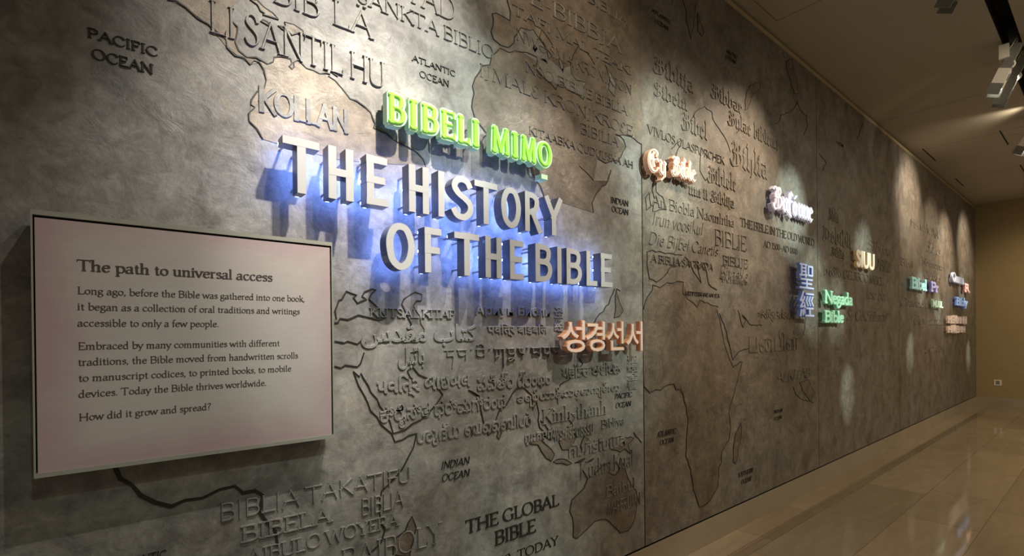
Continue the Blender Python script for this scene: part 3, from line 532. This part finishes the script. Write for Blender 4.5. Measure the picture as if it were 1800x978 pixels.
CAP = [  # dark inlaid captions
 (0, 'PACIFIC', 'bold', (153, 67.5), (278, 99), 17.5), (0, 'OCEAN', 'bold', (161, 104), (270.5, 130), 18), (0, 'ATLANTIC', 'serif', (723, 106), (800, 135.5), 10), (0, 'OCEAN', 'serif', (737, 137), (789, 152), 11),
 (0, 'INDIAN', 'serif', (1073.5, 357), (1104, 363), 10), (0, 'OCEAN', 'serif', (1075, 373), (1104, 378), 10), (0, 'PACIFIC', 'italic', (1080, 702), (1111, 698), 9), (0, 'OCEAN', 'italic', (1082, 717.5), (1109, 714), 9),
 (0, 'INDIAN', 'italic', (775.5, 824.5), (826, 815), 12.5), (0, 'OCEAN', 'italic', (777, 846), (826, 837), 12.5), (0, 'ATLANTIC', 'italic', (196, 1003), (293, 982), 16),
 (0, 'THE GLOBAL', 'bold', (818, 939), (982, 889), 24), (0, 'BIBLE', 'bold', (869, 961), (941, 934), 25), (0, '1800–TODAY', 'serif', (858, 998), (982, 961), 17),
 (1, 'ATLANTIC', 'serif', (1145, 22), (1179, 42), 6), (1, 'OCEAN', 'serif', (1151, 40), (1174, 54), 7), (1, 'ARCTIC', 'serif', (1276, 94), (1296, 105), 7), (1, 'OCEAN', 'serif', (1275, 103), (1293, 113), 7), (1, 'ATLANTIC', 'italic', (1154, 770), (1188, 762), 10), (1, 'OCEAN', 'italic', (1160, 783), (1184, 777), 9),
 (1, 'SOUTHERN', 'italic', (1297, 839), (1323, 831), 8), (1, 'OCEAN', 'italic', (1303, 851), (1320, 846), 8), (1, 'INDIAN', 'italic', (1360, 727), (1375, 725), 6), (1, 'OCEAN', 'italic', (1360, 739), (1374, 737), 6), (1, 'MEDITERRANEAN SEA', 'italic', (1203, 520), (1264, 523), 7),
 (1, 'THE BIBLE IN THE OLD WORLD', 'bold', (1301, 398), (1431, 433), 15), (1, 'AD 1500–AD 1800', 'serif', (1341, 436), (1401, 446), 11), (2, 'OCEAN', 'serif', (1470, 252), (1482, 260), 5)]
for (w, t, st, bl, br, h) in CAP: line_text('caption', 'caption' if w == 0 else 'caption_worn', walls[w], t, st, bl, br, h, .004, .0008)

# ------------------------------------------------------------------ free-standing letters
ORD = ['first', 'second', 'third', 'fourth', 'fifth', 'sixth', 'seventh', 'eighth']
def pins(e, o, pts, y0, y1, r=.005):
    for (x, z) in pts: mb = MB(); mb.tube([(x, y0, z), (x, y1, z)], r, 6); mb.build('mounting_pin', 'pin', e, o)
def pin_spots(strokes, f):
    s = sorted(strokes, key=lambda q: -sum(q[1])*len(q[0])); out = []
    for p, h, c in strokes[:3]:
        for k in ((1, -2) if len(p) > 3 else (0, -1)):
            a = p[k]; o = p[len(p)//2] if len(p) > 3 else p[0 if k == -1 else -1]
            q = (a[0]+(o[0]-a[0])*.18, a[1]+(o[1]-a[1])*.18) if len(p) <= 3 else a; out.append(f(q))
    return out[:4]
def title_row(word_letters, zb, zt, y_front, thick, y_gap):
    for (word, where, ch, i, xa, xb) in word_letters:
        x0, x1 = W(xa, 400, y_front).x, W(xb, 400, y_front).x
        adv, st = glyph_strokes(ch, 'title')
        h = zt-zb; xs = [q[0]-(0 if len(p) == 2 and abs(p[0][1]-p[1][1]) < .02 else w) for p, hw, c in st for q, w in zip(p, hw)]; xe = [q[0]+(0 if len(p) == 2 and abs(p[0][1]-p[1][1]) < .02 else w) for p, hw, c in st for q, w in zip(p, hw)]
        a, b = min(xs), max(xe); sx = (x1-x0)/(b-a)
        if ch == 'I': sx = h*.8; a = .18-.0; x0 = (x0+x1)/2
        # keep a constant stroke width whatever the letter's width
        hw0 = .0150; stt = [(p, [hw0]*len(hw), c) for p, hw, c in st]
        if ch != 'I':
            # refit so that the outer edges meet x0..x1
            cx = [q[0] for p, hw, c in stt for q in p]; ca, cb = min(cx), max(cx)
            flush = ch in 'TEFLYSCK'
            l = x0+(0 if ch in 'T' else hw0); r = x1-(0 if ch in 'TEFL' else hw0)
            sx = (r-l)/(cb-ca); a = ca; x0 = l
            pass
        def nibw(p, c):
            n_ = len(p); o_ = []
            for q in range(n_):
                A_ = p[q-1] if (q or c) else p[q]; B_ = p[(q+1) % n_] if (q < n_-1 or c) else p[q]
                tx, tz = (B_[0]-A_[0])*sx, (B_[1]-A_[1])*h; l_ = math.hypot(tx, tz) or 1
                o_.append(math.hypot(hw0*tz/l_, .0140*tx/l_)/(sx*.5+h*.5))
            return o_
        stt = [(p, nibw(p, c), c) for p, hw, c in stt]
        e = thing('title_letter', (W(xa, 400, y_front).x*.5+W(xb, 400, y_front).x*.5, 0, zb), 'white block letter %s, %s letter of %s in the blue-lit title' % (ch, ORD[i], where), 'letter', 'white blue-lit title letters')
        o = e.location.copy()
        mb = MB(); put(mb, stt, x0, zb, sx, h, a, y_front+.004, y_front, 0); mb.build('face', 'white', e, o)
        mb = MB(); put(mb, stt, x0, zb, sx, h, a, y_front+thick, y_front+.0035, 0); mb.build('side_return', 'steel', e, o)
        mb = MB(); put(mb, stt, x0, zb, sx, h, a, y_front+thick+.003, y_front+thick-.002, 0, grow=-.009); mb.build('halo_light', 'blue', e, o)
        pts = pin_spots(stt, lambda q: (x0+(q[0]-a)*sx, zb+q[1]*h)); pins(e, o, pts, .001, y_front+thick)
YF = -.125
zt1 = (W(500, 236.5, YF).z+W(972, 347, YF).z)/2; zb1 = (W(530, 341, YF).z+W(973, 413, YF).z)/2
zt2 = (W(703, 391, YF).z+W(1060, 446, YF).z)/2; zb2 = (W(700, 476, YF).z+W(1064, 504, YF).z)/2
R1 = [('THE', 'upper-row THE', c, i, a, b) for i, (c, a, b) in enumerate((('T', 498.6, 563), ('H', 572, 628.5), ('E', 638.7, 683)))] + \
     [('HISTORY', 'HISTORY', c, i, a, b) for i, (c, a, b) in enumerate((('H', 714.6, 759.5), ('I', 771, 782), ('S', 792.5, 832.7), ('T', 835, 874.6), ('O', 881.5, 916), ('R', 923.5, 954), ('Y', 957, 990)))]
R2 = [('OF', 'OF', c, i, a, b) for i, (c, a, b) in enumerate((('O', 678.6, 728.7), ('F', 740.8, 776)))] + [('THE', 'lower-row THE', c, i, a, b) for i, (c, a, b) in enumerate((('T', 798.6, 841.8), ('H', 849, 885), ('E', 891.6, 920)))] + \
     [('BIBLE', 'BIBLE', c, i, a, b) for i, (c, a, b) in enumerate((('B', 941, 970), ('I', 978.5, 987), ('B', 995.5, 1022), ('L', 1027, 1049), ('E', 1052.5, 1075.5)))]
title_row(R1, zb1, zt1, YF, .06, .05); title_row(R2, zb2, zt2, YF, .06, .05)

def glow_letter(name, ch, style, x0, x1, zb, h, key, label, cat, group, y_front=-.085, thick=.035, rim=.008, slant=0):
    adv, st = glyph_strokes(ch, style); k = .86 if style == 'black' else 1
    a = min(q[0]-w for p, hw, c in st for q, w in zip(p, hw)); b = max(q[0]+w for p, hw, c in st for q, w in zip(p, hw)); sx = (x1-x0)/(b-a)
    e = thing(name, ((x0+x1)/2, 0, zb), label, cat, group); o = e.location.copy()
    mb = MB(); put(mb, st, x0, zb, sx, h, a, y_front+thick, y_front, .002, grow=rim); mb.build('acrylic_body', key+'_body', e, o)
    mb = MB(); put(mb, st, x0, zb, sx, h, a, y_front+.001, y_front-.008, .005); mb.build('lit_face', key+'_face', e, o)
    pins(e, o, pin_spots(st, lambda q: (x0+(q[0]-a)*sx, zb+q[1]*h))[:2], .001, y_front+thick, .004)
    return e, o
GY = -.085
gz = lambda x, y: W(x, y, GY).z
zb = (gz(680, 215)+gz(842, 260)+gz(942, 288))/3; zt = (gz(683, 166)+gz(842, 213)+gz(940, 243))/3
GL = [('B', 680, 712), ('I', 717.5, 734.5), ('B', 739, 769), ('E', 773, 799.5), ('L', 802.5, 825), ('I', 828, 843), ('M', 862, 895), ('I', 897, 911), ('M', 914, 941), ('Ọ', 944, 968)]
for n, (c, a, b) in enumerate(GL):
    wd_ = 'BIBELI' if n < 6 else 'MIMO'; i = n if n < 6 else n-6
    e, o = glow_letter('green_letter', c, 'poster', W(a, 200, GY).x, W(b, 200, GY).x, zb, zt-zb, 'green', 'bright green lit letter %s, %s letter of the word %s above the title' % (c if c != 'Ọ' else 'O', ORD[i], wd_), 'letter', 'bright green letters above the title', rim=.009)
    if c == 'Ọ':
        x = W(957, 300, GY).x; z = zb-.055; mb = MB(); mb.strip([(x-.022, z), (x+.022, z)], [.014, .014], GY+.05, GY, .002); mb.build('dot_below', 'green_body', e, o)
# Korean syllables and Chinese characters
def font_letter(name, ch, x0, x1, z0, z1, key, label, group, y_front=-.07, thick=.03, weight=.022):
    e = thing(name, ((x0+x1)/2, 0, z0), label, 'letter', group); o = e.location.copy()
    font_fit(font_mesh(ch, weight, .03), x0, x1, z0, z1, y_front+thick, y_front).build('acrylic_body', key+'_body', e, o)
    d = (x1-x0)*.018
    font_fit(font_mesh(ch, weight-.016, .03, 0), x0+d, x1-d, z0+d, z1-d, y_front+.001, y_front-.006).build('lit_face', key+'_face', e, o)
    pins(e, o, [(x0+(x1-x0)*.72, z0+(z1-z0)*.8), (x0+(x1-x0)*.72, z0+(z1-z0)*.5)], .001, y_front+thick, .004)
for i, (c, a, b, t, bo) in enumerate((('성', 986, 1028, 563, 621), ('경', 1029, 1063, 565, 619), ('선', 1066, 1096, 565, 617), ('서', 1100, 1129, 565, 618))):
    z1 = (W(a, t, GY).z+W(b, t, GY).z)/2; z0 = (W(a, bo, GY).z+W(b, bo, GY).z)/2
    font_letter('orange_letter', c, W(a, 590, GY).x, W(b, 590, GY).x, z0, z1, 'orange', 'glowing orange Korean syllable, %s from the left below the title' % ORD[i], 'orange Korean syllables', GY)
for i, (c, t, bo) in enumerate((('聖', 464, 509), ('經', 512, 558))):
    font_letter('blue_letter', c, W(1405, 490, GY).x, W(1430, 490, GY).x, W(1418, bo, GY).z, W(1418, t, GY).z, 'blue', 'pale blue lit Chinese character, %s of the pair one above the other' % ('upper' if i == 0 else 'lower'), 'pale blue Chinese characters', GY, weight=.012)
def glow_word(letters, style, name, key, words, group, where, bl, br, h, y=-.065, rim=.005):
    x0, x1, z, hh = span(bl, br, (bl[0], bl[1]-h), y); st, a, b = text_strokes(letters, style); sx = (x1-x0)/(b-a); n = 0
    cnt = {}
    for ch, s in st:
        if ch == ' ': n = 0; continue
        la = min(q[0]-w for p, hw, c in s for q, w in zip(p, hw)); lb = max(q[0]+w for p, hw, c in s for q, w in zip(p, hw))
        wi = cnt.setdefault('w', 0); lab = words[0] % (ORD[n])
        if n == 0 and wi: pass
        glow_letter(name, ch, style, x0+(la-a)*sx, x0+(lb-a)*sx, z, hh, key, lab, 'letter', group, y, rim=rim); n += 1
glow_word('Ey', 'black', 'orange_letter', 'peach', ['peach blackletter letter beside the panel joint, %s letter of its short first word'], 'peach blackletter letters', '', (1139, 299), (1172, 311), 40)
glow_word('Bible', 'black', 'orange_letter', 'peach', ['peach blackletter letter, %s letter of the word Bible near the panel joint'], 'peach blackletter letters', '', (1179, 307), (1223, 321), 34)
glow_word('Bufónne', 'black', 'lilac_letter', 'lilac', ['pale lilac blackletter letter, %s letter of the bright word over the old world caption'], 'pale lilac blackletter letters', '', (1356, 367), (1429, 389), 40)
def word_sign(name, key, lines, label, y=-.06, thick=.028):
    parts = []; xs = []; zs = []
    for (t, style, bl, br, h) in lines:
        x0, x1, z, hh = span(bl, br, (bl[0], bl[1]-h), y); parts.append((t, style, x0, x1, z, hh)); xs += [x0, x1]; zs.append(z)
    e = thing(name, (sum(xs)/len(xs), 0, min(zs)), label, 'lit word'); o = e.location.copy(); ps = []
    for (t, style, x0, x1, z, hh) in parts:
        st, a, b = text_strokes(t, style); sx = (x1-x0)/(b-a)
        for ch, s in st:
            if ch == ' ': continue
            mb = MB(); put(mb, s, x0, z, sx, hh, a, y+thick, y, .002, grow=.004); lo = mb.build('letter', key+'_body', e, o)
            mb = MB(); put(mb, s, x0, z, sx, hh, a, y+.001, y-.005, .003); mb.build('lit_face', key+'_face', lo, o)
            ps.append((min(q[0] for p, hw, c in s for q in p[:1])*sx+x0-a*sx, z+hh*.3))
    pins(e, o, ps, .001, y+thick, .004)
    return e
word_sign('green_lettering', 'mint', [('Negada', 'slab', (1449, 532), (1499, 538), 22), ('Bible', 'slab', (1449, 566), (1483, 568), 20)], 'mint green lit two-line word right of the blue Chinese characters')
word_sign('yellow_lettering', 'yellow', [('SIUU', 'heavy', (1505, 470), (1537, 474), 30)], 'pale yellow glowing block word high on the third wall panel')
word_sign('teal_lettering', 'teal', [('Bibel', 'slab', (1602.5, 507), (1629.5, 511), 19)], 'small teal lit word on the far wall left of the violet one')
word_sign('violet_lettering', 'violet', [('Pr', 'slab', (1636, 512), (1650, 514), 16)], 'small violet lit two-letter word on the far wall')
word_sign('pale_green_lettering', 'lime', [('NUUL', 'heavy', (1640, 540), (1658, 541.5), 12)], 'small pale green lit word just below the violet one')
word_sign('pale_blue_lettering', 'ice', [('Omma', 'slab', (1674, 496), (1694, 499), 16)], 'small icy white lit word, topmost near the room corner')
word_sign('red_lettering', 'red', [('R', 'slab', (1695, 512.5), (1705, 514), 13)], 'tiny red lit letter beside the room corner')
word_sign('blue_lettering', 'sky', [('Bibly', 'slab', (1681, 537), (1701, 538), 13)], 'small bright blue lit word near the room corner')
word_sign('peach_lettering', 'salmon', [('HEMHHM', 'heavy', (1666, 569), (1699.5, 569), 13)], 'peach lit block word, upper of two bars near the room corner')
word_sign('peach_lettering', 'salmon', [('HMEHH', 'heavy', (1666, 585), (1697, 585), 12)], 'peach lit block word, lower of two bars near the room corner')

# ------------------------------------------------------------------ information sign
SY = -.09
TL, BR = W(53, 371, SY), W(588, 770, SY)
tl2, br2 = W(586, 424, SY), W(62, 842, SY)
sx0, sx1 = TL.x, BR.x; sz1 = (TL.z+tl2.z)/2; sz0 = (BR.z+br2.z)/2
e = thing('information_sign', ((sx0+sx1)/2, 0, sz0), 'pink and beige framed text sign headed The path to universal access', 'sign'); o = e.location.copy()
mb = MB(); mb.box((sx0, SY, sz1-.014), (sx1, -.02, sz1)); mb.box((sx0, SY, sz0), (sx1, -.02, sz0+.013)); mb.box((sx0, SY, sz0+.013), (sx0+.004, -.02, sz1-.014)); mb.box((sx1-.004, SY, sz0+.013), (sx1, -.02, sz1-.014)); mb.build('frame', 'frame', e, o)
mb = MB(); mb.box((sx0+.004, SY+.02, sz0+.013), (sx1-.004, -.02, sz1-.014)); mb.build('back_tray', 'black', e, o)
mb = MB(); mb.box((sx0+.008, SY+.003, sz0+.013), (sx1-.009, SY+.0199, sz1-.021)); face = mb.build('printed_face', 'sign', e, o)
mb = MB(); mb.box((sx0+.1, -.02, sz0+.1), (sx1-.1, .002, sz1-.1)); mb.build('wall_bracket', 'darkgrey', e, o)
TXT = [('The path to universal access', 'bold', (135, 477), (479.5, 494.5), 19.5), ('Long ago, before the Bible was gathered into one book,', 'book', (136.5, 518), (535.5, 530), 13), ('it began as a collection of oral traditions and writings', 'book', (136, 545.5), (527, 552.5), 13),
 ('accessible to only a few people.', 'book', (136, 573.5), (384.5, 575.5), 13), ('Embraced by many communities with different', 'book', (137.5, 615), (492, 608.5), 13), ('traditions, the Bible moved from handwritten scrolls', 'book', (137, 642), (524, 631), 13),
 ('to manuscript codices, to printed books, to mobile', 'book', (138, 670), (512, 654), 13), ('devices. Today the Bible thrives worldwide.', 'book', (138, 698), (468, 679.5), 13), ('How did it grow and spread?', 'book', (139, 740), (371, 721), 13)]
for k, (t, st, bl, br, h) in enumerate(TXT):
    x0, x1, z, hh = span(bl, br, (bl[0], bl[1]-h), SY+.003); ss, a, b = text_strokes(t, st); mb = MB()
    for ch, s in ss: put(mb, s, x0, z, (x1-x0)/(b-a), hh, a, SY+.0031, SY+.0022, 0)
    mb.build('heading' if k == 0 else 'text_line', 'text', e, o)

# ------------------------------------------------------------------ ceiling fittings
def ceil_line(name, pts, hw, m='black'):
    mb = MB(); n = len(pts)-1
    for i in range(n):
        a, b = pts[i], pts[i+1]; x0, x1 = sorted((a[0], b[0])); y0, y1 = sorted((a[1], b[1]))
        mb.box((x0-hw, y0-hw, CEIL-.0015), (x1+hw, y1+hw, CEIL+.01))
    return mb.build(name, m)
M['joint'] = mat('ceiling_joint', (.16, .13, .09), .8)
struct(ceil_line('trim_3', [(-.5, -.09), (4.62, -.09), (4.62, -1.2)], .003, 'joint'))
for k, x in enumerate((7.91, 9.62, 11.9)): struct(ceil_line('trim_%d' % (4+k), [(x, -.10), (x, -1.28)], .002, 'joint'))
def diffuser(a, b, label):
    p, q = CZ(*a, CEIL), CZ(*b, CEIL); y = (p.y+q.y)/2; c = ((p.x+q.x)/2, y, CEIL)
    e = thing('slot_diffuser', c, label, 'air vent', 'slot air vents in the ceiling')
    mb = MB(); mb.box((p.x, y-.016, CEIL-.003), (q.x, y-.009, CEIL+.002)); mb.box((p.x, y+.009, CEIL-.003), (q.x, y+.016, CEIL+.002)); mb.build('flange', 'ceiling', e, c)
    mb = MB(); mb.box((p.x, y-.009, CEIL-.0012), (q.x, y+.009, CEIL+.002)); mb.build('slot', 'black', e, c)
diffuser((1758, 229.5), (1772, 254.5), 'thin black slot vent in the ceiling beside the round downlight')
diffuser((1621.5, 261.6), (1645, 282.5), 'thin slot vent in the ceiling close to the bright warm light streak')
diffuser((1679, 314), (1694, 327), 'faint slot vent in the ceiling, nearest the room corner')
diffuser((1793, 290), (1803, 305), 'slot vent at the frame edge of the ceiling, farthest from the wall')
def downlight(px, py, r, label):
    c = CZ(px, py, CEIL); e = thing('downlight', c, label, 'ceiling light', 'round recessed downlights'); n = 32
    mb = MB(); vs = []; fs = []
    for i in range(n):
        t = 2*math.pi*i/n
        for (rr, z) in ((r, CEIL+.001), (r*.98, CEIL-.004), (r*.86, CEIL-.003), (r*.84, CEIL+.001)): vs.append((c.x+rr*math.cos(t), c.y+rr*math.sin(t), z))
    for i in range(n):
        j = (i+1) % n
        for k in range(3): fs.append((4*i+k, 4*j+k, 4*j+k+1, 4*i+k+1))
    mb.add(vs, fs); mb.build('trim_ring', 'ceiling', e, c)
    mb = MB(); mb.tube([(c.x, c.y, CEIL+.001), (c.x, c.y, CEIL-.002)], r*.82, 32); mb.build('lens', 'ceiling', e, c)
downlight(1667, 9, .065, 'round flush downlight at the top of the picture near the lighting slot'); downlight(1783, 238, .065, 'round flush downlight beside the black slot vent')

# track spotlight: box driver, yoke, long tilted barrel
def spotlight(base, aim, label, barrel='cream', lens=True):
    base = Vector(base); e = thing('track_spotlight', base, label, 'spotlight', 'track spotlights in the ceiling slot'); o = base
    d = (Vector(aim)-base).normalized(); sx = Vector((0, 0, 1)).cross(d).normalized(); sy = d.cross(sx)
    mb = MB(); mb.box((base.x-.05, base.y-.03, CEIL-.01), (base.x+.05, base.y+.03, CEIL+.12)); mb.build('track_adapter', 'darkgrey', e, o)
    db = base+Vector((-.02, .06, -.05)); mb = MB(); mb.box((db.x-.055, db.y-.035, db.z-.07), (db.x+.055, db.y+.035, db.z+.06)); mb.build('driver_box', barrel, e, o)
    j = base+Vector((0, .03, -.17)); mb = MB(); pts = [j+Vector((0, .035*math.cos(t), -.035*math.sin(t))) for t in [math.pi*2*k/14 for k in range(12)]]; mb.tube(pts, .011, 8); mb.build('yoke', 'cream', e, o, smooth=True)
    c0 = base+Vector((0, -.02, -.02)); mb = MB(); mb.obox(c0+d*.08, sx*.040, sy*.034, d*.10); mb.obox(c0+d*.195, sx*.046, sy*.042, d*.02)
    b_ = mb.build('barrel_housing', 'midgrey' if barrel == 'cream' else barrel, e, o)
    mb = MB(); mb.obox(c0+d*.285, sx*.050, sy*.046, d*.08); bb = mb.build('barrel', barrel, e, o)
    mb = MB(); mb.obox(c0+d*.27-sy*.047, sx*.006, sy*.003, d*.03); mb.build('vent_slot', 'black', bb, o)
    for s in (-1, 1):
        mb = MB(); mb.obox(c0+d*.39+sx*.052*s, sx*.003, sy*.05, d*.05); mb.build('barn_door', 'midgrey', e, o)
    mb = MB(); mb.obox(c0+d*.367, sx*.042, sy*.038, d*.003); mb.build('lens', 'glow' if lens else 'midgrey', e, o)
    for s in (-1, 1): mb = MB(); mb.tube([base+Vector((.03*s, -.02, .05)), base+Vector((.05*s, .0, -.0)), base+Vector((.03*s, .04, -.06)), base+Vector((.01*s, .05, -.12))], .004, 6); mb.build('cable', 'cream', e, o, smooth=True)
spotlight((6.68, -1.37, 4.31), (6.56, .35, .2), 'cream track spotlight with square driver box hanging from the black slot')
spotlight((7.02, -1.38, 4.30), (6.8, .35, .4), 'grey track spotlight tucked just behind the cream one', 'midgrey', False)
spotlight((4.78, -1.36, 4.37), (4.7, .3, 1.0), 'grey spotlight tip showing at the top edge of the picture', 'midgrey', False)
spotlight((9.20, -1.36, 4.30), (9.4, .3, 1.5), 'white track spotlight at the right edge of the picture', 'cream')

# wall outlet on the end wall
d = ray(1754, 673); t = (XE-CAM.x)/d.x; c = CAM+d*t
e = thing('wall_outlet', (XE, c.y, c.z), 'small square white outlet plate low on the tan end wall', 'outlet'); o = e.location.copy()
mb = MB(); mb.box((XE-.008, c.y-.06, c.z-.06), (XE, c.y+.06, c.z+.06)); mb.build('cover_plate', 'outlet', e, o)
mb = MB(); mb.box((XE-.011, c.y-.03, c.z-.038), (XE-.0075, c.y+.03, c.z+.038)); mb.build('socket', 'midgrey', e, o)
